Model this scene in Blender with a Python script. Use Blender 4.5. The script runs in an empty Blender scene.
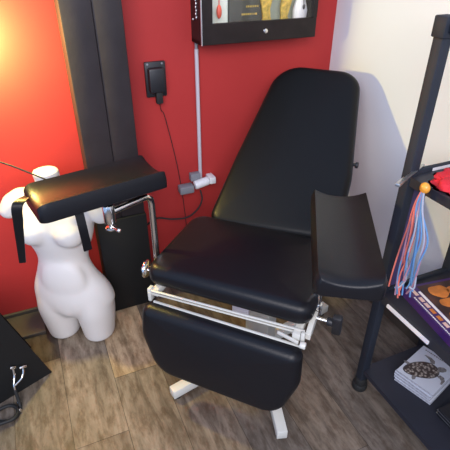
import bpy, bmesh, math, random
from mathutils import Vector, Matrix, noise
random.seed(7)
COL = bpy.context.scene.collection
R = math.radians
WA = math.atan2(.399, .917)            # heading of the red wall
UX, UY = math.cos(WA), math.sin(WA)
NW = 1.837                             # distance of the red wall

# ------------------------------------------------------------------ materials
def mat(name, col, rough=.5, metal=0., bump=0., bscale=60., var=0., vscale=8., spec=.5, coat=0., trans=0., emit=0.):
    m = bpy.data.materials.new(name); m.use_nodes = True
    nt = m.node_tree; b = nt.nodes['Principled BSDF']
    b.inputs['Base Color'].default_value = (*col, 1)
    b.inputs['Roughness'].default_value = rough
    b.inputs['Metallic'].default_value = metal
    b.inputs['Specular IOR Level'].default_value = spec
    b.inputs['Coat Weight'].default_value = coat
    b.inputs['Transmission Weight'].default_value = trans
    tc = nt.nodes.new('ShaderNodeTexCoord')
    if var > 0:
        n = nt.nodes.new('ShaderNodeTexNoise'); n.inputs['Scale'].default_value = vscale; n.inputs['Detail'].default_value = 5
        nt.links.new(tc.outputs['Object'], n.inputs['Vector'])
        r = nt.nodes.new('ShaderNodeValToRGB')
        r.color_ramp.elements[0].position = .3; r.color_ramp.elements[1].position = .7
        r.color_ramp.elements[0].color = (*[c*(1-var) for c in col], 1)
        r.color_ramp.elements[1].color = (*[min(1, c*(1+var)) for c in col], 1)
        nt.links.new(n.outputs['Fac'], r.inputs['Fac']); nt.links.new(r.outputs['Color'], b.inputs['Base Color'])
    if bump > 0:
        n = nt.nodes.new('ShaderNodeTexNoise'); n.inputs['Scale'].default_value = bscale; n.inputs['Detail'].default_value = 4
        nt.links.new(tc.outputs['Object'], n.inputs['Vector'])
        bp = nt.nodes.new('ShaderNodeBump'); bp.inputs['Strength'].default_value = bump; bp.inputs['Distance'].default_value = .004
        nt.links.new(n.outputs['Fac'], bp.inputs['Height']); nt.links.new(bp.outputs['Normal'], b.inputs['Normal'])
    return m

M = {}
M['red'] = mat('red_paint', (.41, .032, .030), .55, bump=.08, bscale=40, var=.05, vscale=3, spec=.25)
M['white_wall'] = mat('white_paint', (.78, .78, .78), .7, bump=.06, bscale=50, var=.02, vscale=2)
M['leather'] = mat('black_leather', (.007, .007, .009), .35, bump=.12, bscale=260, spec=.25)
M['leather_back'] = mat('black_leather_matt', (.006, .006, .007), .37, bump=.12, bscale=260, spec=.18)
M['steel'] = mat('white_enamel_steel', (.56, .55, .50), .35, bump=.03, var=.05)
M['chrome'] = mat('chrome', (.78, .77, .75), .14, 1.)
M['silver'] = mat('brushed_silver', (.6, .6, .6), .35, 1.)
M['blackplastic'] = mat('black_plastic', (.014, .014, .017), .45)
M['rubber'] = mat('black_rubber', (.010, .010, .010), .7)
M['pillar'] = mat('dark_stained_wood', (.028, .022, .024), .5, spec=.35, bump=.25, bscale=25, var=.22, vscale=6)
M['blackboard'] = mat('black_board', (.010, .010, .010), .6, bump=.08, bscale=30, spec=.25)
M['skirting'] = mat('dark_skirting', (.060, .048, .038), .65, var=.2)
M['man'] = mat('ivory_plastic', (.66, .62, .58), .45, var=.02, vscale=3)
M['cabframe'] = mat('black_brown_wood', (.016, .011, .010), .4, var=.25, vscale=20, spec=.25)
M['cabback'] = mat('grey_green_lining', (.42, .46, .37), .7, var=.15, vscale=12)
M['cablight'] = mat('pale_lining', (.72, .78, .68), .6, var=.1, vscale=15)
M['carddark'] = mat('dark_card', (.075, .075, .06), .6)
M['gold'] = mat('yellow_gold', (.72, .50, .10), .4, .3, var=.35, vscale=70)
M['coral'] = mat('coral_red', (.75, .10, .05), .4)
M['whitepl'] = mat('white_plastic', (.80, .79, .80), .4)
M['greypl'] = mat('grey_plastic', (.23, .23, .25), .5)
M['conduit'] = mat('pale_conduit', (.52, .48, .52), .4)
M['cart'] = mat('dark_blue_grey_steel', (.018, .022, .032), .6, bump=.05, var=.1, spec=.25)
M['shelf'] = mat('black_shelf', (.016, .017, .026), .5, bump=.05, var=.1)
M['purplepanel'] = mat('dark_purple_panel', (.062, .046, .13), .55, var=.2, vscale=20)
M['redcloth'] = mat('red_cloth', (.52, .012, .025), .8, bump=.4, bscale=90, var=.2, vscale=25)
M['bead'] = mat('amber_bead', (.72, .30, .04), .25, var=.25, vscale=60)
M['c_red'] = mat('salmon_cord', (.60, .15, .12), .7)
M['c_blue'] = mat('blue_cord', (.10, .24, .48), .7)
M['c_pale'] = mat('pale_cord', (.33, .36, .46), .7)
M['c_mauve'] = mat('mauve_cord', (.34, .18, .26), .7)
M['purple'] = mat('purple_cover', (.040, .013, .105), .4)
M['orange'] = mat('orange_print', (.50, .16, .03), .4, var=.3, vscale=30)
M['paper'] = mat('white_paper', (.72, .70, .72), .5)
M['pinkpaper'] = mat('pale_pink_print', (.60, .42, .38), .5)
M['pages'] = mat('grey_page_edges', (.33, .33, .37), .6, bump=.3, bscale=200, var=.2, vscale=150)
M['covergrey'] = mat('pale_blue_grey_cover', (.52, .55, .63), .4, var=.05)
M['ink'] = mat('dark_ink', (.05, .045, .05), .6)
M['flip'] = mat('grey_brown_ink', (.17, .16, .16), .6, var=.5, vscale=180)
M['beige'] = mat('beige_label', (.55, .47, .33), .6, var=.15)

# leather with mottled turtle shell print
def voro(name, c1, c2, scale):
    m = bpy.data.materials.new(name); m.use_nodes = True; nt = m.node_tree; b = nt.nodes['Principled BSDF']
    tc = nt.nodes.new('ShaderNodeTexCoord'); v = nt.nodes.new('ShaderNodeTexVoronoi'); v.inputs['Scale'].default_value = scale
    r = nt.nodes.new('ShaderNodeValToRGB'); r.color_ramp.elements[0].color = (*c1, 1); r.color_ramp.elements[1].color = (*c2, 1)
    r.color_ramp.elements[0].position = .15; r.color_ramp.elements[1].position = .55
    nt.links.new(tc.outputs['Object'], v.inputs['Vector']); nt.links.new(v.outputs['Distance'], r.inputs['Fac'])
    nt.links.new(r.outputs['Color'], b.inputs['Base Color']); b.inputs['Roughness'].default_value = .5
    return m
M['shell'] = voro('mottled_shell_print', (.42, .37, .33), (.045, .03, .028), 95)
M['bookpic'] = voro('brown_cover_print', (.085, .035, .03), (.03, .012, .012), 14)

def glass():
    m = bpy.data.materials.new('clear_glass'); m.use_nodes = True; nt = m.node_tree
    for n in list(nt.nodes): nt.nodes.remove(n)
    o = nt.nodes.new('ShaderNodeOutputMaterial'); mx = nt.nodes.new('ShaderNodeMixShader')
    t = nt.nodes.new('ShaderNodeBsdfTransparent'); g = nt.nodes.new('ShaderNodeBsdfGlossy'); g.inputs['Roughness'].default_value = .04
    f = nt.nodes.new('ShaderNodeFresnel'); f.inputs['IOR'].default_value = 1.35
    nt.links.new(f.outputs[0], mx.inputs[0]); nt.links.new(t.outputs[0], mx.inputs[1]); nt.links.new(g.outputs[0], mx.inputs[2])
    nt.links.new(mx.outputs[0], o.inputs['Surface'])
    return m
M['glass'] = glass()

def floor_mat():
    m = bpy.data.materials.new('weathered_laminate_planks'); m.use_nodes = True; nt = m.node_tree; b = nt.nodes['Principled BSDF']
    N, L = nt.nodes.new, nt.links.new
    at = N('ShaderNodeAttribute'); at.attribute_name = 'plank'
    tc = N('ShaderNodeTexCoord')
    mp = N('ShaderNodeMapping'); mp.inputs['Scale'].default_value = (14, 2.2, 1); L(tc.outputs['Object'], mp.inputs['Vector'])
    add = N('ShaderNodeVectorMath'); add.operation = 'ADD'; L(mp.outputs[0], add.inputs[0])
    sc = N('ShaderNodeVectorMath'); sc.operation = 'SCALE'; sc.inputs['Scale'].default_value = 37; L(at.outputs['Color'], sc.inputs[0]); L(sc.outputs[0], add.inputs[1])
    n1 = N('ShaderNodeTexNoise'); n1.inputs['Scale'].default_value = 1.6; n1.inputs['Detail'].default_value = 8; n1.inputs['Roughness'].default_value = .65; n1.inputs['Distortion'].default_value = .6
    L(add.outputs[0], n1.inputs['Vector'])
    r1 = N('ShaderNodeValToRGB'); r1.color_ramp.elements[0].position = .32; r1.color_ramp.elements[1].position = .72
    r1.color_ramp.elements[0].color = (.50, .48, .45, 1); r1.color_ramp.elements[1].color = (1.45, 1.45, 1.42, 1)
    L(n1.outputs['Fac'], r1.inputs['Fac'])
    mu = N('ShaderNodeMixRGB'); mu.blend_type = 'MULTIPLY'; mu.inputs[0].default_value = 1
    L(at.outputs['Color'], mu.inputs[1]); L(r1.outputs['Color'], mu.inputs[2])
    # dark worn blotches
    mp2 = N('ShaderNodeMapping'); mp2.inputs['Scale'].default_value = (34, 11, 1); L(tc.outputs['Object'], mp2.inputs['Vector'])
    n2 = N('ShaderNodeTexNoise'); n2.inputs['Scale'].default_value = 1.; n2.inputs['Detail'].default_value = 6; n2.inputs['Roughness'].default_value = .7; L(mp2.outputs[0], n2.inputs['Vector'])
    r2 = N('ShaderNodeValToRGB'); r2.color_ramp.elements[0].position = .38; r2.color_ramp.elements[1].position = .56
    r2.color_ramp.elements[0].color = (.56, .50, .46, 1); r2.color_ramp.elements[1].color = (1, 1, 1, 1); L(n2.outputs['Fac'], r2.inputs['Fac'])
    mu2 = N('ShaderNodeMixRGB'); mu2.blend_type = 'MULTIPLY'; mu2.inputs[0].default_value = .95
    L(mu.outputs[0], mu2.inputs[1]); L(r2.outputs['Color'], mu2.inputs[2])
    L(mu2.outputs[0], b.inputs['Base Color']); b.inputs['Roughness'].default_value = .48
    b.inputs['Specular IOR Level'].default_value = .35
    bp = N('ShaderNodeBump'); bp.inputs['Strength'].default_value = .15; bp.inputs['Distance'].default_value = .002
    L(n1.outputs['Fac'], bp.inputs['Height']); L(bp.outputs[0], b.inputs['Normal'])
    return m
M['floor'] = floor_mat()

# ------------------------------------------------------------------ helpers
class MB:
    """collects shapes of one part in the frame of its thing"""
    def __init__(s, off=(0, 0, 0)): s.bm = bmesh.new(); s.off = Vector(off)
    def v(s, p): return s.bm.verts.new(Vector(p) - s.off)
    def box(s, a, b, bev=0., mtx=None):
        (x0, y0, z0), (x1, y1, z1) = a, b
        t = bmesh.new()
        bmesh.ops.create_cube(t, size=1)
        for q in t.verts: q.co = Vector(((x0+x1)/2+q.co.x*(x1-x0), (y0+y1)/2+q.co.y*(y1-y0), (z0+z1)/2+q.co.z*(z1-z0)))
        if bev > 0: bmesh.ops.bevel(t, geom=list(t.edges), offset=bev, segments=2, profile=.5, affect='EDGES')
        if mtx is not None: bmesh.ops.transform(t, matrix=mtx, verts=t.verts)
        return s.merge(t)
    def merge(s, t):
        mp = {}
        for q in t.verts: mp[q] = s.v(q.co)
        for f in t.faces:
            try: s.bm.faces.new([mp[q] for q in f.verts])
            except ValueError: pass
        t.free(); return s
    def rings(s, rings, cap=True, closed=True):
        vs = [[s.v(p) for p in r] for r in rings]
        n = len(vs[0])
        for a, b in zip(vs, vs[1:]):
            for i in range(n if closed else n-1):
                j = (i+1) % n
                try: s.bm.faces.new((a[i], a[j], b[j], b[i]))
                except ValueError: pass
        if cap:
            for r in (vs[0], vs[-1]):
                try: s.bm.faces.new(r)
                except ValueError: pass
        return s
    def tube(s, pts, r, seg=12, sub=1):
        pts = [Vector(p) for p in pts]
        if sub > 1: pts = catmull(pts, sub)
        rr = r if isinstance(r, (list, tuple)) else [r]*len(pts)
        if len(rr) != len(pts): rr = [rr[0]+(rr[-1]-rr[0])*i/(len(pts)-1) for i in range(len(pts))]
        rings = []; n = None
        for i, p in enumerate(pts):
            t = (pts[min(i+1, len(pts)-1)]-pts[max(i-1, 0)]).normalized()
            if n is None:
                n = t.orthogonal().normalized()
            n = (n - t*n.dot(t)).normalized(); bn = t.cross(n)
            rings.append([p+(n*math.cos(a)+bn*math.sin(a))*rr[i] for a in [2*math.pi*k/seg for k in range(seg)]])
        return s.rings(rings)
    def cyl(s, p0, p1, r, seg=20, bev=0.):
        p0, p1 = Vector(p0), Vector(p1); d = (p1-p0)
        if bev <= 0: return s.tube([p0, p1], r, seg)
        u = d.normalized()*bev
        return s.tube([p0, p0+u*.3, p0+u, p1-u, p1-u*.3, p1], [r-bev, r-bev*.3, r, r, r-bev*.3, r-bev], seg)
    def ball(s, c, r, sc=(1, 1, 1), seg=16):
        t = bmesh.new(); bmesh.ops.create_uvsphere(t, u_segments=seg, v_segments=seg//2+2, radius=1)
        for q in t.verts: q.co = Vector(c)+Vector((q.co.x*r*sc[0], q.co.y*r*sc[1], q.co.z*r*sc[2]))
        return s.merge(t)
    def bar(s, p0, p1, w, h, up=(0, 0, 1), bev=.003):
        p0, p1 = Vector(p0), Vector(p1); d = p1-p0; L = d.length; d.normalize()
        up = Vector(up); sx = d.cross(up).normalized(); uz = sx.cross(d)
        m = Matrix((sx, d, uz)).transposed().to_4x4(); m.translation = (p0+p1)/2
        return s.box((-w/2, -L/2, -h/2), (w/2, L/2, h/2), bev, m)
    def prism(s, poly, fn0, fn1):
        """poly of 2D points, closed between two mappings"""
        return s.rings([[fn0(*p) for p in poly], [fn1(*p) for p in poly]])
    def build(s, name, m, parent=None, smooth=True, angle=40, label=None):
        bmesh.ops.recalc_face_normals(s.bm, faces=s.bm.faces)
        me = bpy.data.meshes.new(name); s.bm.to_mesh(me); s.bm.free()
        if smooth:
            for p in me.polygons: p.use_smooth = True
            me.set_sharp_from_angle(angle=R(angle))
        me.materials.append(m)
        o = bpy.data.objects.new(name, me); COL.objects.link(o)
        if parent is not None: o.parent = parent
        if label: o['label'] = label
        return o

def catmull(P, k):
    out = []
    for i in range(len(P)-1):
        a, b, c, d = P[max(i-1, 0)], P[i], P[i+1], P[min(i+2, len(P)-1)]
        for j in range(k):
            t = j/k
            out.append(.5*((2*b)+(c-a)*t+(2*a-5*b+4*c-d)*t*t+(3*b-a-3*c+d)*t**3))
    out.append(P[-1]); return out

def tag(o, label, cat, group=None):
    o['label'] = label; o['category'] = cat
    if group: o['group'] = group
    return o
def thing(name, label, cat, loc=(0, 0, 0), rot=0, group=None):
    o = bpy.data.objects.new(name, None); COL.objects.link(o); o.empty_display_size = .05
    o.location = loc; o.rotation_euler = (0, 0, rot)
    return tag(o, label, cat, group)
def un(u, n, z=0.): return Vector((u*UX-n*UY, u*UY+n*UX, z))       # wall frame -> world
def wthing(name, label, cat, u, n, z, group=None):
    """thing standing in the frame of the walls; returns root and offset"""
    return thing(name, label, cat, un(u, n, z), WA, group), (u, n, z)
def place(o, u, n, z): o.location = un(u, n, z); o.rotation_euler = (0, 0, WA); return o

def rpoly(corners, seg=6):
    """rounded polygon from (x, y, r) corners, ccw"""
    out = []; n = len(corners)
    for i in range(n):
        p = Vector(corners[i][:2]); r = corners[i][2]
        a = (Vector(corners[i-1][:2])-p).normalized(); b = (Vector(corners[(i+1) % n][:2])-p).normalized()
        if r <= 0: out.append(p); continue
        ang = a.angle(b); d = r/math.tan(ang/2)
        c = p+(a+b).normalized()*(r/math.sin(ang/2))
        s0 = p+a*d-c; s1 = p+b*d-c
        a0 = math.atan2(s0.y, s0.x); da = math.atan2(s1.y, s1.x)-a0
        while da > math.pi: da -= 2*math.pi
        while da < -math.pi: da += 2*math.pi
        for k in range(seg+1): out.append(c+Vector((math.cos(a0+da*k/seg), math.sin(a0+da*k/seg)))*r)
    return out
def inset(poly, d):
    n = len(poly); out = []
    for i in range(n):
        e0 = (poly[i]-poly[i-1]); e1 = (poly[(i+1) % n]-poly[i])
        if e0.length < 1e-9: e0 = e1
        n0 = Vector((-e0.y, e0.x)).normalized(); n1 = Vector((-e1.y, e1.x)).normalized()
        b = n0+n1; b = b/ max(.3, b.length_squared/2) if b.length > 0 else n0
        out.append(poly[i]+b*d)
    return out
def pad(mb, poly, t, r, fn, puff=.008, puffb=0.):
    """upholstered slab: 2D outline, thickness t, edge radius r; fn maps (x, y, h) to the thing's frame"""
    c = sum(poly, Vector((0, 0)))/len(poly); rings = []
    def ring(q, h): rings.append([fn(p.x, p.y, h) for p in q])
    base = inset(poly, r)
    for f in (.05, .5, .8): ring([c+(p-c)*f for p in base], -puffb*(1-f*f))
    for k in range(6):
        a = math.pi/2*k/5; ring(inset(poly, r*(1-math.sin(a))), r*(1-math.cos(a)))
    for k in range(6):
        a = math.pi/2*k/5; ring(inset(poly, r*(1-math.cos(a))), t-r*(1-math.sin(a)))
    for f in (.93, .8, .6, .35, .05): ring([c+(p-c)*f for p in base], t+puff*(1-f*f))
    return mb.rings(rings)
def gutter(mb, L, W, fn, lip=.05, dip=.022, front=.03, NS=36, NT=22):
    """hollowed arm pad: x across 0..W, y along 0..L, front end at y = 0"""
    rings = []
    ss = [0, .001, .004, .01, .018, .028, .04] + [.04+(L-.052)*i/14 for i in range(1, 14)] + [L-.012, L-.006, L-.002, L]
    for y in ss:
        e = 1.
        if y < front: e = math.sqrt(max(0, 1-((front-y)/front)**2))
        ee = 1.
        q = L-y
        if q < .012: ee = math.sqrt(max(0, 1-((.012-q)/.012)**2))
        cin = (1-min(1, math.sqrt(max(0, 1-((.03-min(y, .03))/.03)**2))))*.014 + (1-ee)*.004    # rounded plan corners
        ring = []
        for i in range(NT+1):
            t = i/NT; x = cin+(W-2*cin)*t
            k = (2*t-1); edge = min(1, (1-abs(k))/.10); rd = math.sqrt(max(0, 1-(1-edge)**2))
            top = lip-dip*(1-abs(k)**2.2)
            h = .012+(top-.012)*(.62+.38*e if True else 1)*(.55+.45*rd)*(.75+.25*ee)
            ring.append(fn(x, y, h))
        for i in range(NT+1):
            t = 1-i/NT; x = cin+(W-2*cin)*t
            k = abs(2*t-1); ring.append(fn(x, y, .006*max(0, (k-.9)/.1)+.004*(1-e)))
        rings.append(ring)
    return mb.rings(rings)

# ------------------------------------------------------------------ the room
def struct(o): o['kind'] = 'structure'; return o
PWID = .19
pal = {'grey': (.165, .140, .122), 'brown': (.185, .148, .118), 'beige': (.42, .31, .20), 'dark': (.075, .062, .05), 'taupe': (.215, .176, .138)}
def build_floor():
    bm = bmesh.new(); lay = bm.loops.layers.float_color.new('plank')
    rnd = random.Random(11)
    spec = {}
    k0 = -10
    for k in range(k0, 8):
        u0 = .076+k*PWID
        L = 1.2; n = -3.0+rnd.random()*1.2 - 1.2
        cuts = []
        while n < 1.84: cuts.append(n); n += L
        if k == 0: cuts = [-2.6, -1.1, .1, 1.30]
        if k == -1: cuts = [-2.6, -1.3, -.1, 1.05]
        if k == -2: cuts = [-2.6, -1.5, -.3, .86, 1.50]
        if k == 1: cuts = [-2.6, -.9, .3, 1.5]
        cuts.append(1.84)
        for i, (a, b) in enumerate(zip(cuts, cuts[1:])):
            nm = rnd.choice(['grey', 'grey', 'brown', 'taupe'])
            if u0 > .4: nm = rnd.choice(['grey', 'grey', 'brown', 'grey'])
            if k == 0 and i == 3: nm = 'beige'
            if k == 0 and i == 2: nm = 'taupe'
            if k == -1: nm = 'taupe' if i == 3 else 'brown'
            if k == -2: nm = 'dark' if i == 4 else 'taupe'
            if k == 1: nm = 'brown'
            kk = rnd.uniform(.86, 1.08)*.92; c = [pal[nm][0]*kk*1.03, pal[nm][1]*kk, pal[nm][2]*kk*.96]
            g = .0009
            vs = [bm.verts.new(p) for p in ((u0+g, a+g, 0), (u0+PWID-g, a+g, 0), (u0+PWID-g, b-g, 0), (u0+g, b-g, 0))]
            f = bm.faces.new(vs)
            for l in f.loops: l[lay] = (*c, 1)
    # dark joints beneath
    vs = [bm.verts.new(p) for p in ((-1.9, -2.7, -.0016), (1.6, -2.7, -.0016), (1.6, 1.84, -.0016), (-1.9, 1.84, -.0016))]
    f = bm.faces.new(vs)
    for l in f.loops: l[lay] = (.055, .043, .035, 1)
    bm.normal_update()
    me = bpy.data.meshes.new('floor'); bm.to_mesh(me); bm.free(); me.materials.append(M['floor'])
    o = bpy.data.objects.new('floor', me); COL.objects.link(o); o.rotation_euler = (0, 0, WA); return struct(o)
build_floor()
UC = 1.343
def wbox(name, a, b, m, bev=0.):
    o = MB().box(a, b, bev).build(name, m, smooth=False); o.rotation_euler = (0, 0, WA); return struct(o)
wbox('wall_back', (-1.9, NW, -.01), (UC+.1, NW+.1, 2.5), M['red'])
wbox('wall_right', (UC, -2.7, -.01), (UC+.1, NW, 2.5), M['white_wall'])
wbox('baseboard_back', (-1.9, NW-.014, 0), (.145, NW, .035), M['skirting'], .003)
wbox('baseboard_right', (UC-.012, -2.7, 0), (UC, NW, .05), M['skirting'], .003)
# raised dark boards along the wall left of the pillar
MBx = MB(); MBx.box((-1.5, 1.672, 0), (-.155, NW-.014, .018), .003)
o = MBx.build('trim_1', M['skirting'], smooth=False); o.rotation_euler = (0, 0, WA); struct(o)

# pillar: two dark stained boards, black board below
PF = NW-.14
def pillar():
    root, off = wthing('wooden_pillar', 'tall dark stained wooden pillar against the red wall', 'pillar', .25, PF+.07, 0)
    MB(off).box((.148, PF, .50), (.2545, NW, 2.5), .006).build('plank', M['pillar'], root)
    MB(off).box((.2545, PF+.003, .50), (.357, NW, 2.5), .006).build('plank', M['pillar'], root)
    b = MB(off); b.box((.145, PF-.006, 0), (.361, NW-.016, .50), .004); b.build('lower_cladding', M['blackboard'], root, label='black board around the foot of the pillar')
pillar()

# ------------------------------------------------------------------ wall cabinet
def cabinet():
    u0, u1, z0, z1, d = .652, 1.166, 1.165, 1.70, .115
    f = NW-d
    root, off = wthing('display_cabinet', 'black wooden wall cabinet with glass front and small lock', 'cabinet', (u0+u1)/2, NW, z0)
    b = MB(off)
    b.box((u0, f+.02, z0), (u0+.012, NW-.001, z1)); b.box((u1-.012, f+.02, z0), (u1, NW-.001, z1))
    b.box((u0, f+.02, z0), (u1, NW-.001, z0+.014)); b.box((u0, f+.02, z1-.014), (u1, NW-.001, z1))
    b.build('body', M['cabframe'], root, smooth=False)
    MB(off).box((u0+.012, NW-.012, z0+.014), (u1-.012, NW-.002, z1-.014)).build('back_panel', M['cabback'], root, smooth=False)
    door = MB(off)
    w = .046; wr = .018; h = .076
    door.box((u0, f, z0), (u1, f+.019, z0+h), .002); door.box((u0, f, z1-.06), (u1, f+.019, z1), .002)
    door.box((u0, f, z0+h), (u0+w, f+.019, z1-.06)); door.box((u1-wr, f, z0+h), (u1, f+.019, z1-.06))
    dr = door.build('door', M['cabframe'], root, smooth=False)
    MB(off).box((u0+w-.004, f+.008, z0+h-.004), (u1-wr+.004, f+.011, z1-.056)).build('pane', M['glass'], dr, smooth=False)
    MB(off).cyl((.925, f+.001, 1.203), (.925, f-.007, 1.203), .0095, 20, .002).build('lock', M['chrome'], dr, label='small round chrome lock')
    hg = MB(off); hg.box((u0-.002, f-.001, z0), (u0+.003, f+.004, z1)); hg.build('edge_strip', M['silver'], root, smooth=False)
    sc = MB(off)
    for k in range(9): sc.ball((u0-.001, f+.05+(k % 2)*.004, 1.26+k*.012), .0068, (.6, .6, 1), seg=8)
    MB(off).ball((u0-.002, f+.085, 1.25), .005, seg=8).build('screw', M['silver'], root)
    sc.build('hook_chain', M['silver'], root)
    # contents (each lies in the cabinet: things of their own)
    t, o2 = wthing('backing_card', 'pale green card standing at the left inside the cabinet', 'card', .74, NW-.03, z0+.014)
    MB(o2).box((.672, NW-.036, z0+.0145), (.795, NW-.028, z1-.05), .001).build('sheet', M['cablight'], t, smooth=False)
    p, o2 = wthing('red_pendant', 'coral red pendant hanging on a cord inside the cabinet', 'pendant', .748, NW-.06, 1.25)
    MB(o2).ball((.748, NW-.06, 1.275), .011, (1, .8, 2.3)).build('drop', M['coral'], p)
    MB(o2).tube([(.748, NW-.06, 1.295), (.748, NW-.06, 1.60), (.748, NW-.06, 1.685)], .0025, 8).build('cord', M['coral'], p)
    c, o2 = wthing('feathered_charm', 'dark twig like charm in the upper left of the cabinet', 'charm', .695, NW-.06, 1.25)
    m_ = MB(o2)
    for k in range(9):
        x = .685+.006*k
        m_.tube([(x-.006, NW-.058, 1.31+.004*k), (x+.008, NW-.06, 1.325+.005*k), (x+.02, NW-.058, 1.345+.004*k)], .0022, 6)
    m_.tube([(.685, NW-.06, 1.30), (.72, NW-.06, 1.34), (.745, NW-.058, 1.40)], .003, 6)
    m_.build('twigs', M['rubber'], c); 
    k_, o2 = wthing('printed_card', 'dark card with faint gold lettering behind the cabinet glass', 'card', .87, NW-.03, z0+.014)
    MB(o2).box((.80, NW-.04, z0+.0145), (.985, NW-.032, z1-.05), .001).build('sheet', M['carddark'], k_, smooth=False)
    g = MB(o2)
    rnd = random.Random(3)
    for r_ in range(5):
        x = .855+(.02*(r_ % 2))
        while x < .925:
            w_ = rnd.uniform(.003, .008); g.box((x, NW-.0408, 1.255+r_*.028), (x+w_, NW-.0402, 1.262+r_*.028)); x += w_+.004
    g.build('lettering', M['gold'], k_, smooth=False)
    for i, x in enumerate((.958, 1.046)):
        s, o2 = wthing('gold_strip', ['yellow gold strip at the middle of the cabinet', 'yellow gold strip at the right, next to the white stand'][i], 'ornament', x, NW-.06, z0+.014)
        b = MB(o2); rr = []
        for j in range(15):
            z = z0+.015+j*.032; w_ = .02+.004*math.sin(j*1.9+i); dx = .004*math.sin(j*1.3+i*2)
            rr.append([(x-w_+dx, NW-.062, z), (x+w_+dx, NW-.062-.004*math.sin(j*2), z), (x+w_+dx, NW-.052, z), (x-w_+dx, NW-.052, z)])
        b.rings(rr); b.build('strip', M['gold'], s)
    h, o2 = wthing('jewellery_stand', 'white jewellery stand at the right inside the cabinet', 'stand', 1.118, NW-.06, z0+.014)
    b = MB(o2)
    prof = [(.030, z0+.0145), (.034, z0+.03), (.031, z0+.06), (.034, z0+.10), (.026, z0+.125), (.018, z0+.15), (.014, z0+.2), (.012, z0+.25)]
    b.rings([[(1.118+r_*math.cos(a), NW-.055+r_*.7*math.sin(a), z) for a in [2*math.pi*q/18 for q in range(18)]] for r_, z in prof])
    b.build('bust', M['whitepl'], h)
    b = MB(o2); b.ball((1.118, NW-.084, z0+.115), .007, (.8, .5, 1.5), 10); b.tube([(1.118, NW-.084, z0+.12), (1.118, NW-.076, z0+.16)], .002, 6); b.build('black_drop', M['ink'], h)
    for x in (.70,): pass
    # lamp strip inside the cabinet
    L = bpy.data.lights.new('cabinet_strip_light', 'AREA'); L.shape = 'RECTANGLE'; L.size = .44; L.size_y = .03; L.energy = 2.4; L.color = (.95, 1, .86)
    lo = bpy.data.objects.new('cabinet_strip_light', L); COL.objects.link(lo); lo.location = un(.91, NW-.075, z1-.02); lo.rotation_euler = (0, 0, WA)
cabinet()

# ------------------------------------------------------------------ things on the red wall
def wall_fittings():
    r, off = wthing('charger_box', 'black charger unit mounted on the red wall right of the pillar', 'charger', .486, NW, .962)
    MB(off).box((.444, NW-.016, .962), (.530, NW-.001, 1.102), .004).build('back_plate', M['blackplastic'], r)
    b = MB(off); b.box((.452, NW-.048, .985), (.516, NW-.014, 1.082), .008); b.build('housing', M['blackplastic'], r)
    b = MB(off); b.box((.478, NW-.036, .936), (.506, NW-.014, .99), .004); b.build('plug', M['rubber'], r)
    b = MB(off)
    for x, z in ((.455, 1.094), (.515, 1.094)): MB(off).cyl((x, NW-.015, z), (x, NW-.019, z), .004, 10).build('screw', M['silver'], r)
    b = MB(off); b.tube([(.492, NW-.026, .938), (.500, NW-.012, .90), (.517, NW-.005, .863), (.561, NW-.004, .609), (.583, NW-.004, .36), (.59, NW-.004, .10), (.59, NW-.004, .003)], .0016, 8, 4)
    b.build('cable', M['rubber'], r)
    r, off = wthing('conduit_pipe', 'thin pale conduit running down the red wall below the cabinet', 'pipe', .668, NW, .547)
    MB(off).cyl((.667, NW-.010, .55), (.667, NW-.010, 1.135), .0085, 14).build('pipe', M['conduit'], r)
    MB(off).cyl((.667, NW-.010, 1.13), (.667, NW-.010, 1.164), .0065, 12).build('sleeve', M['greypl'], r)
    # socket cluster
    r, off = wthing('power_socket', 'white and grey power socket at the foot of the pale conduit', 'socket', .667, NW, .50)
    MB(off).box((.612, NW-.034, .552), (.660, NW-.001, .588), .004).build('back_box', M['greypl'], r)
    b = MB(off); b.cyl((.624, NW-.046, .537), (.694, NW-.042, .548), .021, 20, .005); b.build('plug_body', M['whitepl'], r)
    b = MB(off); b.box((.696, NW-.06, .533), (.728, NW-.001, .566), .005); b.build('socket_face', M['whitepl'], r)
    r2, off = wthing('grey_plug', 'grey plug adapter left of the white socket', 'plug', .60, NW, .49)
    b = MB(off); b.box((.552, NW-.05, .500), (.622, NW-.004, .538), .006); b.build('body', M['greypl'], r2)
    b = MB(off); b.tube([(.648, NW-.055, .512), (.650, NW-.07, .47), (.625, NW-.075, .425), (.57, NW-.08, .395), (.50, NW-.06, .39), (.43, NW-.04, .40), (.37, NW-.03, .36)], .004, 8, 5)
    b.build('cord', M['rubber'], r2)
wall_fittings()

# cable at the left, in front of the red wall
b = MB((-.70, 1.30, 0)); b.tube([(-1.25, 1.44, 1.06), (-.90, 1.34, .955), (-.705, 1.30, .92), (-.61, 1.285, .888), (-.545, 1.275, .862)], .0026, 8, 6)
o = b.build('thin_cable', M['rubber']); o.location = (-.70, 1.30, 0); tag(o, 'thin black cable strung across the red wall past the mannequin neck', 'cable')

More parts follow.
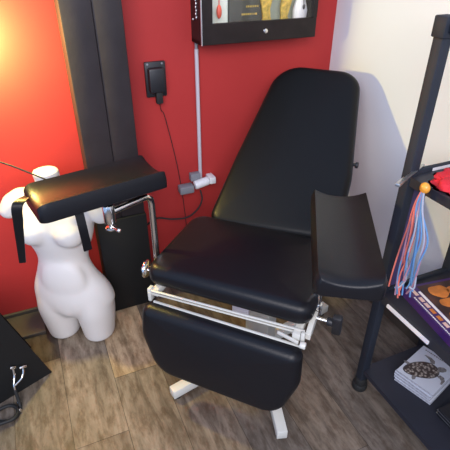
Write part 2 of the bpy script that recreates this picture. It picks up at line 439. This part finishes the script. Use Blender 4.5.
# ------------------------------------------------------------------ mannequin
def mannequin():
    root = thing('mannequin_torso', 'ivory female mannequin torso without head or arms on the floor', 'mannequin', (-.652, 1.492, 0), R(-6))
    m = MB()
    S = 28
    def ell(cx, cy, z, rx, ry, tilt=0, p=2.0):
        out = []
        for q in range(S):
            a = 2*math.pi*q/S; ca, sa = math.cos(a), math.sin(a)
            x = math.copysign(abs(ca)**(2/p), ca)*rx; y = math.copysign(abs(sa)**(2/p), sa)*ry
            out.append((cx+x, cy+y, z+x*tilt))
        return out
    def smooth_rings(keys, n=5):
        P = [Vector(k) for k in []]
        ks = [list(k)+[0]*(7-len(k)) for k in keys]; out = []
        for i in range(len(ks)-1):
            a, b_, c, d = ks[max(i-1, 0)], ks[i], ks[i+1], ks[min(i+2, len(ks)-1)]
            for j in range(n):
                t = j/n
                out.append([.5*((2*q)+(r-p)*t+(2*p-5*q+4*r-s)*t*t+(3*q-p-3*r+s)*t**3) for p, q, r, s in zip(a, b_, c, d)])
        out.append(ks[-1]); return out
    # trunk (faces -y): cx, cy, z, rx, ry, tilt
    trunk = [(.0, .01, .135, .10, .075), (.002, .008, .18, .158, .098), (.002, .005, .225, .162, .102), (-.002, 0, .28, .147, .092), (-.006, -.002, .34, .118, .078, -.05), (-.008, 0, .400, .099, .070, -.05),
             (-.006, .0, .45, .104, .072), (-.004, -.002, .50, .124, .080), (-.002, 0, .555, .137, .087), (0, .006, .61, .142, .082), (0, .012, .655, .145, .068), (0, .016, .688, .118, .056), (0, .014, .708, .070, .048), (0, .008, .726, .048, .047), (0, .0, .755, .043, .045), (0, -.004, .79, .046, .048)]
    m.rings([ell(*k[:6]) for k in smooth_rings(trunk)])
    # thighs
    for sx in (-1, 1):
        leg = [(sx*.076, .004, .0, .064, .072), (sx*.077, .004, .05, .070, .078), (sx*.078, .004, .11, .077, .086), (sx*.078, .004, .17, .080, .092), (sx*.07, .004, .24, .074, .085), (sx*.055, .004, .30, .05, .06)]
        m.rings([ell(*k[:6]) for k in smooth_rings(leg)])
        # shoulder stubs
        m.tube([(sx*.07, .014, .672), (sx*.125, .012, .660), (sx*.155, .006, .640), (sx*.172, -.002, .612)], [.036, .043, .043, .040], 20)
        m.ball((sx*.172, -.002, .612), .0395, (1, 1, .8), 18)
        # breasts
        m.ball((sx*.066, -.060, .560), .058, (1.0, .92, .95), 24)
        m.ball((sx*.064, -.040, .592), .055, (.95, .8, 1.15), 24)
        # buttocks
        m.ball((sx*.068, .046, .185), .072, (1, .8, 1), 20)
        m.tube([(sx*.035, .01, .70), (sx*.10, .012, .675)], [.03, .03], 14)
    m.ball((0, -.050, .315), .085, (1.1, .5, 1.5), 24)
    m.ball((0, -.062, .205), .05, (1.1, .7, 1.2), 20)
    for q in m.bm.verts: q.co = Vector((q.co.x*1.06, q.co.y*1.02, q.co.z*1.02))
    o = m.build('body', M['man'], root)
    md = o.modifiers.new('remesh', 'REMESH'); md.mode = 'VOXEL'; md.voxel_size = .006; md.use_smooth_shade = True
    md = o.modifiers.new('smooth', 'SMOOTH'); md.factor = .6; md.iterations = 22
    return root
mannequin()

# ------------------------------------------------------------------ the chair
CY = R(-24); C0 = Vector((-.005, 1.10, 0)); YO = .315; XO = .03
cr, sr = math.cos(CY), math.sin(CY)
croot_loc = C0+Vector((cr*XO-sr*YO, sr*XO+cr*YO, 0))
def chair():
    root = thing('treatment_chair', 'black padded reclining treatment chair with white steel frame and two arm rests', 'chair', croot_loc, CY)
    off = (XO, YO, 0)
    # --- seat
    b = MB(off); poly = rpoly([(-.290, -.012, .045), (.283, .004, .045), (.290, .42, .06), (-.300, .39, .07)])
    pad(b, poly, .082, .032, lambda x, y, h: (x, y, .500+h), .008)
    b.build('seat', M['leather'], root)
    # --- backrest
    ta = R(50)
    def bk(x, y, h): return (x+.012, .375+y*math.sin(ta)-h*math.cos(ta)+.075*math.cos(ta), .585+y*math.cos(ta)+h*math.sin(ta)-.075*math.sin(ta))
    poly = rpoly([(-.252, -.028, .05), (.258, .008, .05), (.252, .28, .4), (.180, .745, .095), (-.170, .748, .125), (-.226, .28, .4)], 8)
    b = MB(off); pad(b, poly, .075, .03, bk, .01); br = b.build('backrest', M['leather_back'], root)
    b = MB(off); p = bk(.20, .35, .02); q = bk(.248, .35, .02); b.cyl(p, q, .006, 12); p2 = bk(.260, .35, .02); b.cyl(q, p2, .012, 16, .003)
    b.build('side_knob', M['blackplastic'], br)
    b = MB(off)
    for x in (-.13, .13): b.bar(bk(x, -.06, -.014), bk(x, .50, -.014), .03, .02)
    b.bar(bk(-.14, .40, -.014), bk(.14, .40, -.014), .03, .02)
    b.build('back_support', M['steel'], root)
    # --- leg rest
    al = R(6); 
    def lr(x, y, h): return (x-.004, -.012-y*math.sin(al)*1 - h*math.cos(al)+.02, .444-y*math.cos(al)+h*math.sin(al))
    poly = [Vector((p.x, p.y)) for p in rpoly([(-.283, 0, .035), (.283, 0, .035), (.290, .13, .1), (.235, .285, .085), (-.225, .285, .10), (-.290, .13, .12)], 8)]
    b = MB(off); pad(b, poly, .075, .034, lr, .008); b.build('leg_rest', M['leather'], root)
    # --- white frame
    b = MB(off)
    b.bar((-.27, -.026, .499), (.272, .0, .501), .009, .005); b.bar((-.27, -.028, .489), (.272, -.002, .491), .008, .004)
    b.bar((-.255, -.024, .451), (.272, -.018, .451), .010, .006)
    for x in (-.266, .270): b.box((x-.006, -.03 if x < 0 else -.018, .452), (x+.006, -.006, .505), .002)
    for x in (-.25, .25): b.bar((x, -.02, .485), (x, .44, .485), .025, .026)
    b.bar((-.25, .42, .485), (.25, .42, .485), .025, .026); b.bar((-.25, .20, .485), (.25, .20, .485), .03, .024)
    b.build('seat_frame', M['steel'], root)
    # hinge fittings and lever mechanism in the gap
    b = MB(off); b.bar((.19, -.012, .475), (.262, -.03, .475), .008, .012); b.bar((.20, .03, .474), (.262, -.01, .474), .010, .014)
    b.cyl((.268, -.034, .475), (.286, -.034, .475), .011, 14, .002)
    b.build('hinge', M['steel'], root)
    b = MB(off); b.box((.0, .07, .405), (.062, .085, .475), .004); b.build('actuator_cover', M['greypl'] if False else M['conduit'], root)
    # --- column and base
    b = MB(off); b.box((-.02, .26, .05), (.08, .37, .30), .006); b.box((.0, .272, .28), (.045, .345, .475), .005); b.build('column', M['steel'], root)
    ends = ((-.192, -.058), (.250, -.054), (.232, .665), (-.165, .665))
    for x, y in ends:
        b = MB(off); c = Vector((.03, .315, .035)); e = Vector((x, y, .035)); d = (e-c).normalized()
        s_ = MB(off)
        s_.bar(c+d*.04, e, .038, .04); lg = s_.build('base_leg', M['steel'], root)
        b.bar(e-d*.006, e+d*.004, .040, .042); b.bar(e-d*.05, e-d*.015, .03, .03); b.bm.free()
        t = MB(off); t.cyl(e-d*.022-Vector((0, 0, .035)), e-d*.022-Vector((0, 0, .014)), .014, 14); t.build('foot', M['rubber'], lg)
    # --- right arm rest
    b = MB(off)
    b.rings([[(.262+dx, y, z) for y, z in ((.0, .470), (.0, .49), (.055, .515), (.085, .515), (.085, .482), (.035, .468))] for dx in (.012, .028)])
    b.build('arm_bracket', M['steel'], root)
    b = MB(off); b.cyl((.281, .105, .48), (.281, .105, .80), .011, 16); b.cyl((.281, .105, .475), (.281, .105, .53), .016, 16, .002); b.cyl((.281, .08, .80), (.33, .08, .80), .012, 14)
    b.build('arm_post', M['chrome'], root)
    b = MB(off); b.cyl((.288, .075, .497), (.325, .075, .497), .006, 12); kb = b.build('clamp_screw', M['chrome'], root)
    b = MB(off); b.cyl((.322, .075, .497), (.347, .075, .497), .014, 16, .003); b.bar((.354, .060, .540), (.354, .088, .448), .026, .030, (1, 0, 0), .008); b.build('clamp_handle', M['blackplastic'], kb)
    fl, fr_, bl = Vector((.310, -.180)), Vector((.458, -.092)), Vector((.194, .240))
    ax = (bl-fl); Lr = ax.length; ax.normalize(); px_ = Vector((ax.y, -ax.x))
    def rp(x, y, h): q = fl+px_*x+ax*y; return (q.x, q.y, .796+h)
    b = MB(off); gutter(b, Lr, .168, rp, .070, .024, .03); b.build('arm_pad', M['leather'], root)
    b = MB(off); p = fl+px_*.08; b.bar((*(p+ax*.12), .797), (*(p+ax*.32), .797), .05, .006); b.build('pad_plate', M['steel'], root)
    # --- left arm rest
    b = MB(off); b.cyl((-.302, .072, .50), (-.332, .065, .50), .006, 12); b.cyl((-.328, .066, .505), (-.340, .064, .505), .034, 24, .005); b.ball((-.341, .064, .505), .016, (.7, 1, 1))
    b.build('arm_knob', M['chrome'], root)
    b = MB(off); b.box((-.318, .06, .475), (-.272, .12, .515), .004); b.build('arm_bracket', M['steel'], root)
    b = MB(off); b.tube([(-.305, .095, .48), (-.305, .095, .64), (-.305, .095, .765), (-.306, .091, .787), (-.312, .075, .799), (-.320, .050, .80), (-.345, -.025, .80), (-.355, -.055, .80)], .0115, 16)
    b.build('arm_post', M['chrome'], root)
    b = MB(off); b.cyl((-.357, -.061, .768), (-.357, -.061, .83), .019, 20, .003); b.cyl((-.357, -.061, .745), (-.357, -.061, .77), .007, 12); b.cyl((-.357, -.061, .742), (-.357, -.061, .75), .017, 16, .002)
    b.cyl((-.365, -.055, .748), (-.318, -.075, .755), .005, 10); b.ball((-.316, -.076, .756), .007)
    b.build('arm_clamp', M['chrome'], root)
    p1, p2, p4 = Vector((-.443, -.243)), Vector((-.240, .100)), Vector((-.573, -.160))
    ax = (p2-p1); Ll = ax.length; ax.normalize(); px_ = Vector((-ax.y, ax.x))
    def lp(x, y, h): q = p1+px_*x+ax*y; return (q.x, q.y, .832+h)
    b = MB(off); gutter(b, Ll, .172, lp, .066, .022, .03); ap = b.build('arm_pad', M['leather'], root)
    b = MB(off); b.bar(lp(.06, .06, -.003), lp(.06, .28, -.003), .04, .006); b.build('pad_plate', M['steel'], root)
    def strap(pts, widths, wd):
        b = MB(off); rings = []
        pts = catmull([Vector(p) for p in pts], 6)
        wd = Vector(wd).normalized()
        for i, p in enumerate(pts):
            w = widths[0]+(widths[1]-widths[0])*i/(len(pts)-1)
            t = (pts[min(i+1, len(pts)-1)]-pts[max(0, i-1)]).normalized(); nn = t.cross(wd).normalized()*.0018
            rings.append([p-wd*w/2+nn, p+wd*w/2+nn, p+wd*w/2-nn, p-wd*w/2-nn])
        b.rings(rings); b.build('strap', M['leather_back'], ap, angle=60)
    strap([lp(.150, .03, .030), (-.549, -.214, .868), (-.556, -.226, .807), (-.568, -.229, .733), (-.578, -.233, .661)], (.036, .02), (ax.x-px_.x*.5, ax.y-px_.y*.5, 0))
    strap([lp(.02, .112, -.002), lp(.003, .110, -.05), lp(.001, .112, -.125)], (.026, .026), (ax.x, ax.y, 0))
chair()

# ------------------------------------------------------------------ metal shelf cart at the right
PU, PN = .962, .870
def cart():
    root, off = wthing('shelf_cart', 'dark metal shelf rack beside the white wall, with three shelves', 'shelf rack', 1.10, .60, 0)
    a = .016; P2 = 1.262; NE = .05
    for u, n in ((PU, PN), (P2, PN), (PU, NE), (P2, NE)):
        p = MB(off).box((u-a, n-a, .03), (u+a, n+a, 1.345), .003).build('post', M['cart'], root)
        f = MB(off); f.cyl((u, n, 0), (u, n, .03), .029, 20, .006); f.cyl((u, n, .026), (u, n, .06), .023, 16, .003); f.build('foot', M['rubber'], p)
        MB(off).box((u-a-.005, n-a-.005, 1.305), (u+a+.005, n+a+.005, 1.355), .004).build('corner_cap', M['cart'], p)
    for n in (PN, NE): MB(off).box((PU+a, n-.013, 1.312), (P2-a, n+.013, 1.350), .003).build('top_rail', M['cart'], root)
    for u in (PU, P2): MB(off).box((u-.010, NE+a, 1.318), (u+.010, PN-a, 1.345), .003).build('top_rail', M['cart'], root)
    u0, u1 = PU-a, P2+a
    def shelf(z, th, lip):
        b = MB(off)
        b.box((u0+.004, NE, z-th), (u1, PN-.002, z))
        if lip:
            b.box((u0, NE-.01, z-th-.004), (u0+.010, PN-a, z+lip), .002)
            b.box((u0+a*2, PN-.006, z-th-.004), (u1-a*2, PN+.006, z+lip+.006), .002)
        return b.build('shelf', M['shelf'], root, smooth=False)
    s = shelf(.12, .02, 0)
    s = shelf(.50, .038, .0)
    e = MB(off); e.box((u0+a*2, PN-.010, .445), (u1-a*2, PN+.004, .512), .002); e.build('end_rail', M['cart'], s)
    e = MB(off); e.box((u0-.003, PN-.232, .472), (u0+.004, PN-.05, .484), .001); e.build('edge_strip', M['paper'], s, smooth=False, label='white strip on the shelf edge')
    s = shelf(.935, .028, 0)
    e = MB(off); e.box((u0+a*2, PN-.008, .905), (u1-a*2, PN+.006, .948), .002); e.build('end_rail', M['cart'], s)
    e = MB(off); e.bar((.858, PN-.062, .950), (1.02, PN+.012, .950), .010, .004, bev=.001); e.bar((.855, PN-.0635, .950), (.905, PN-.040, .950), .014, .009, bev=.002)
    e.build('bracket', M['silver'], s, label='thin silver bracket at the shelf corner')
    e = MB(off)
    x = u0+a*2+.06
    e.box((x, PN-.010, .932), (x+.09, PN-.0085, .944)); e.build('glint_strip', M['paper'], s, smooth=False)  # white strip painted in for the glints on the dark end rail
    MB(off).box((PU+a, PN-.003, .512), (1.045, PN+.004, .905), .001).build('side_panel', M['purplepanel'], root, smooth=False, label='dark purple panel beside the post')
    bz = MB(off); bz.box((P2-a-.03, PN-.004, .512), (P2-a, PN+.006, .905)); bz.bm.free()
cart()

def red_cloth():
    r, off = wthing('red_cloth', 'crumpled bright red cloth on the top shelf of the rack', 'cloth', 1.07, PN-.12, .935)
    b = MB(off); t = bmesh.new(); bmesh.ops.create_icosphere(t, subdivisions=5, radius=1)
    for q in t.verts:
        d = q.co.copy(); nz = noise.fractal(d*2.2, 1., 2., 4)*.22+noise.fractal(d*6, 1., 2., 3)*.06
        k = 1+nz; z = max(-.0, d.z)
        q.co = Vector((1.062+d.x*.100*k, PN-.125+d.y*.092*k, .9355+max(0, z*.036*(1+nz*1.5))))
    b.merge(t); b.build('fabric', M['redcloth'], r)
red_cloth()

def cords():
    u, n0 = PU-a_-.014, PN-.088
    r, off = wthing('cord_bundle', 'bundle of red, blue and pale cords hanging from an amber bead', 'cords', u, n0, .56)
    MB(off).ball((u, n0, .938), .0155, (.8, 1, 1), 20).build('bead', M['bead'], r)
    rnd = random.Random(5)
    cols = ['c_red', 'c_red', 'c_mauve', 'c_red', 'c_blue', 'c_red', 'c_blue', 'c_pale', 'c_mauve', 'c_blue', 'c_blue', 'c_blue', 'c_blue', 'c_mauve', 'c_pale']
    for i, c in enumerate(cols):
        f = i/(len(cols)-1)                       # 0 near the post, 1 away
        nn = PN-.088-.05*f; end = .545+.05*rnd.random()+.09*f*rnd.random()
        sp = rnd.uniform(-.012, .012); 
        pts = [(u-.004, n0+(.004-.008*f), .930), (u-.006-.004*rnd.random(), n0+.012-.03*f, .88)]
        for z, k in ((.80, .6), (.72, .8), (.64, 1.0)):
            pts.append((u-.008+rnd.uniform(-.006, .006), nn+.008-.022*(f-.4)+.007*math.sin(i*1.7+z*20)+sp*k, z))
        pts.append((u-.008+rnd.uniform(-.01, .005), nn+sp*1.8+rnd.uniform(-.012, .018), end))
        b = MB(off); b.tube(pts, .0026, 6, 5); b.build('cord', M[c], r)
a_ = .016
cords()

# book on the middle shelf
def book():
    r, off = wthing('illustrated_book', 'purple edged book with brown and orange cover on the middle shelf', 'book', 1.09, .70, .5)
    rot = Matrix.Translation((1.005, PN-.04, 0)) @ Matrix.Rotation(R(-8), 4, 'Z')
    def bx(b, a, c, bev=0.): return b.box(a, c, bev, rot)
    W_, L_ = .235, .31
    b = MB(off); bx(b, (.004, -L_+.003, .5035), (W_-.003, -.003, .5265)); b.build('pages', M['pages'], r, smooth=False)
    b = MB(off); bx(b, (0, -L_, .5265), (W_, 0, .5295), .0008); bx(b, (0, -L_, .5005), (W_, 0, .5035), .0008); bx(b, (0, -L_, .5035), (.003, 0, .5265)); cv = b.build('cover', M['purple'], r, smooth=False)
    b = MB(off); bx(b, (.048, -L_, .5295), (W_, -.01, .5299)); b.build('cover_picture', M['bookpic'], cv, smooth=False)
    b = MB(off)
    for x, y, rx, ry in ((.105, -.05, .035, .03), (.10, -.105, .03, .022), (.17, -.06, .04, .025), (.165, -.13, .045, .03), (.09, -.17, .03, .03)):
        b.rings([[rot @ Vector((x+rx*math.cos(t)*k, y+ry*math.sin(t)*k*(1+.15*math.sin(3*t)), z)) for t in [2*math.pi*i/20 for i in range(20)]] for k, z in ((1, .5298), (.97, .5304))])
    b.build('orange_shape', M['orange'], cv, smooth=False)
    b = MB(off); bx(b, (.036, -L_, .5295), (.045, -.035, .5301)); b.build('white_line', M['paper'], cv, smooth=False)
    for i, (y, m_) in enumerate(((-.03, 'pinkpaper'), (-.062, 'pinkpaper'), (-.09, 'pinkpaper'), (-.118, 'orange'), (-.15, 'orange'), (-.18, 'pinkpaper'))):
        b = MB(off); bx(b, (.018, y-.020, .5295), (.030, y+.002 if i else -.002, .5300)); b.build('picture_square', M[m_], cv, smooth=False)
    b = MB(off); rnd = random.Random(2); y = -.055
    while y > -.26:
        w = rnd.uniform(.002, .006); bx(b, (.006, y-w, .5295), (.010, y, .5300)); y -= w+.002
    b.build('lettering', M['paper'], cv, smooth=False)
book()

# stack of booklets with the turtle cover
def booklets():
    W_, L_, T = .143, .185, .0125
    P = Vector((.629, 1.12)); Q = Vector((.772, 1.237)); S = Vector((.727, 1.016))
    c = (Q+S)/2; ang = math.atan2((Q-P).y, (Q-P).x)
    n = 4
    mesh = None
    for i in range(n):
        top = i == n-1
        lab = 'pale booklet with a turtle drawing, topmost of its stack' if top else 'pale booklet lying in the stack under the turtle cover'
        jit = 0 if top else random.uniform(-.004, .004)
        r = thing('booklet', lab, 'booklet', (c.x+jit, c.y+(0 if top else random.uniform(-.004, .004)), .1203+i*T), ang+(0 if top else R(random.uniform(-2, 2))), 'booklets on the bottom shelf')
        if mesh is None:
            b = MB(); b.box((-L_/2+.001, -W_/2+.001, .0006), (L_/2-.001, W_/2-.001, T-.0006)); m1 = b.build('pages', M['pages'], r, smooth=False)
            b = MB(); b.box((-L_/2, -W_/2, 0), (L_/2, W_/2, .0007)); b.box((-L_/2, -W_/2, T-.0007), (L_/2, W_/2, T-.0001)); m2 = b.build('cover', M['covergrey'], r, smooth=False)
            mesh = (m1, m2)
        else:
            for m_ in mesh:
                q = m_.copy(); COL.objects.link(q); q.parent = r
                last = q
    # drawing on the topmost cover
    t = last; z = T-.0001
    def flat(name, pts, m_, dz=.0004):
        b = MB(); b.rings([[(x, y, z) for x, y in pts], [(x, y, z+dz) for x, y in pts]]); return b.build(name, m_, t, smooth=False)
    # axes: local +x towards the wall/back, local +y to the left/back; turtle heads to the right of the picture
    hd = R(-40); ch, sh = math.cos(hd), math.sin(hd); cx, cy = -.012, .004
    def tp(p): x, y = p; return (cx+x*ch-y*sh, cy+x*sh+y*ch)
    shell = [tp((.058*math.cos(a)*(1 if math.cos(a) > 0 else 1.12)-.012, .036*math.sin(a)*(1-.18*math.cos(a)*-1))) for a in [2*math.pi*i/28 for i in range(28)]]
    flat('turtle_shell', shell, M['shell'], .0006)
    flat('turtle_shell_rim', [(cx+(x-cx)*1.07, cy+(y-cy)*1.07) for x, y in shell], M['ink'], .0003)
    flat('turtle_head', [tp(p) for p in [(.046, .010), (.058, .013), (.072, .010), (.078, 0), (.072, -.009), (.058, -.012), (.046, -.010)]], M['flip'], .0005)
    flat('turtle_flipper', [tp(p) for p in [(.030, .030), (.044, .026), (.050, .040), (.044, .056), (.028, .070), (.022, .070), (.030, .054), (.033, .042)]], M['flip'], .0005)
    flat('turtle_flipper', [tp(p) for p in [(.030, -.030), (.044, -.024), (.054, -.036), (.050, -.052), (.034, -.066), (.028, -.064), (.038, -.050), (.036, -.040)]], M['flip'], .0005)
    flat('turtle_flipper', [tp(p) for p in [(-.055, .022), (-.045, .030), (-.055, .042), (-.066, .044), (-.064, .034)]], M['flip'], .0005)
    flat('turtle_flipper', [tp(p) for p in [(-.055, -.022), (-.045, -.030), (-.052, -.042), (-.063, -.044), (-.063, -.034)]], M['flip'], .0005)
    rnd = random.Random(9); b = MB(); x = .005
    y0 = .052
    yy = .055
    while yy > -.045:
        w = rnd.uniform(.003, .007); b.box((L_/2-.018, yy-w, z), (L_/2-.012, yy, z+.0004)); yy -= w+.0025
    b.build('title_line', M['flip'], t, smooth=False)
booklets()

def tin():
    r, off = wthing('black_tin', 'black tin with silver rim lines and beige lid on the bottom shelf', 'tin', 1.125, .53, .12)
    b = MB(off); b.box((1.055, .46, .1205), (1.20, .60, .158), .004); b.build('body', M['blackplastic'], r)
    b = MB(off)
    for z in (.132, .145): b.box((1.0535, .4585, z), (1.2015, .6015, z+.003))
    b.build('rim', M['silver'], r, smooth=False)
    b = MB(off); b.cyl((1.128, .53, .158), (1.128, .53, .161), .055, 28, .001); b.build('lid_label', M['beige'], r)
    r, off = wthing('silver_case', 'small dark case with pale corner near the front of the bottom shelf', 'case', 1.09, .37, .12)
    b = MB(off); b.box((1.04, .28, .1205), (1.18, .43, .15), .006); b.build('body', M['blackplastic'], r)
    b = MB(off); b.box((1.038, .41, .13), (1.055, .432, .1515), .003); b.build('corner_plate', M['silver'], r)
tin()

# ------------------------------------------------------------------ black wedge case and clip cord at the lower left
def wedge():
    d = Vector((-.7071, -.7071, 0)); w = Vector((-.7071, .7071, 0)); o0 = Vector((-.714, 1.254, 0))
    root = thing('wedge_case', 'black wedge shaped case standing at the lower left of the floor', 'case', o0+d*.25, 0)
    off = o0+d*.25
    prof = [(0, 0), (.55, 0), (.55, .42), (.118, .42)]
    b = MB(off); b.rings([[o0+d*x+Vector((0, 0, z))+w*k for x, z in prof] for k in (0, .012)]); b.build('side_panel', M['blackboard'], root, smooth=False)
    b = MB(off); b.rings([[o0+d*(x+(.012 if i in (0, 3) else 0))+Vector((0, 0, z))+w*k for i, (x, z) in enumerate([(0, .002), (.54, .002), (.54, .41), (.116, .41)])] for k in (.012, .19)]); b.build('body', M['blackplastic'], root, smooth=False)
    b = MB(off); b.rings([[o0+d*x+Vector((0, 0, z))+w*k for x, z in prof] for k in (.19, .20)]); b.build('side_panel', M['blackboard'], root, smooth=False)
    # clip cord in front of it
    f = Vector((.7071, -.7071, 0))
    def P(x, z, k): x += .014; z += (.036 if z > .02 else 0); return o0+d*x+Vector((0, 0, z))+f*k
    r2 = thing('clip_cord', 'black cord with a chrome forked clip leaning on the black case', 'cord', P(.135, 0, .06), 0)
    off2 = P(.135, 0, .06)
    b = MB(off2)
    b.tube([P(.145, .02, .05), P(.140, .045, .035), P(.125, .07, .018), P(.118, .105, .008)], .0042, 10, 4)
    b.tube([P(.140, .045, .035), P(.108, .05, .026), P(.092, .065, .018), P(.085, .085, .010)], .0042, 10, 4)
    b.build('fork', M['chrome'], r2)
    for q in ((P(.128, .113, .008), P(.108, .103, .008)), (P(.098, .090, .010), P(.072, .082, .010))):
        b = MB(off2); b.cyl(q[0], q[1], .0065, 12, .002); b.build('fork_tip', M['chrome'], r2)
    b = MB(off2)
    b.tube([P(.143, .03, .046), P(.150, .009, .07), P(.170, .007, .10), P(.20, .007, .105), P(.235, .007, .08), P(.24, .009, .05), P(.21, .012, .035), P(.175, .014, .05), P(.165, .016, .085), P(.19, .018, .115), P(.24, .018, .10), P(.30, .007, .07), P(.36, .007, .06)], .0065, 10, 6)
    b.build('cable', M['rubber'], r2)
    b = MB(off2); b.cyl(P(.160, .008, .085), P(.166, .008, .094), .010, 14, .002); b.cyl(P(.148, .013, .062), P(.147, .02, .055), .009, 14, .002); b.build('ferrule', M['chrome'], r2)
wedge()

# ------------------------------------------------------------------ light
def point(name, loc, e, col, rad):
    L = bpy.data.lights.new(name, 'POINT'); L.energy = e; L.color = col; L.shadow_soft_size = rad
    o = bpy.data.objects.new(name, L); COL.objects.link(o); o.location = loc; return o
def area(name, loc, tgt, e, col, sx, sy):
    L = bpy.data.lights.new(name, 'AREA'); L.shape = 'RECTANGLE'; L.size = sx; L.size_y = sy; L.energy = e; L.color = col
    o = bpy.data.objects.new(name, L); COL.objects.link(o); o.location = loc
    o.rotation_euler = (Vector(tgt)-Vector(loc)).to_track_quat('-Z', 'Y').to_euler(); return o
point('wall_lamp', un(-.165, NW-.152, 1.23), 42, (1, .83, .22), .03)
area('ceiling_lamp', (-.1, -1.3, 2.3), (.1, 1.2, .5), 112, (.96, .90, .90), 2.4, 1.4)
W = bpy.data.worlds.new('room_ambient'); bpy.context.scene.world = W; W.use_nodes = True
bg = W.node_tree.nodes['Background']; bg.inputs[0].default_value = (.40, .60, 1, 1); bg.inputs[1].default_value = 1.15

# ------------------------------------------------------------------ camera
cam = bpy.data.cameras.new('camera'); co = bpy.data.objects.new('camera', cam); COL.objects.link(co)
cam.sensor_width = 36; cam.lens = 36.0; cam.clip_start = .02
co.location = (0, 0, 1.5); co.rotation_euler = (R(90-32), 0, 0)
sc = bpy.context.scene; sc.camera = co
sc.view_settings.view_transform = 'Standard'; sc.view_settings.look = 'None'; sc.view_settings.exposure = 0; sc.view_settings.gamma = 1
sc.view_settings.use_curve_mapping = False
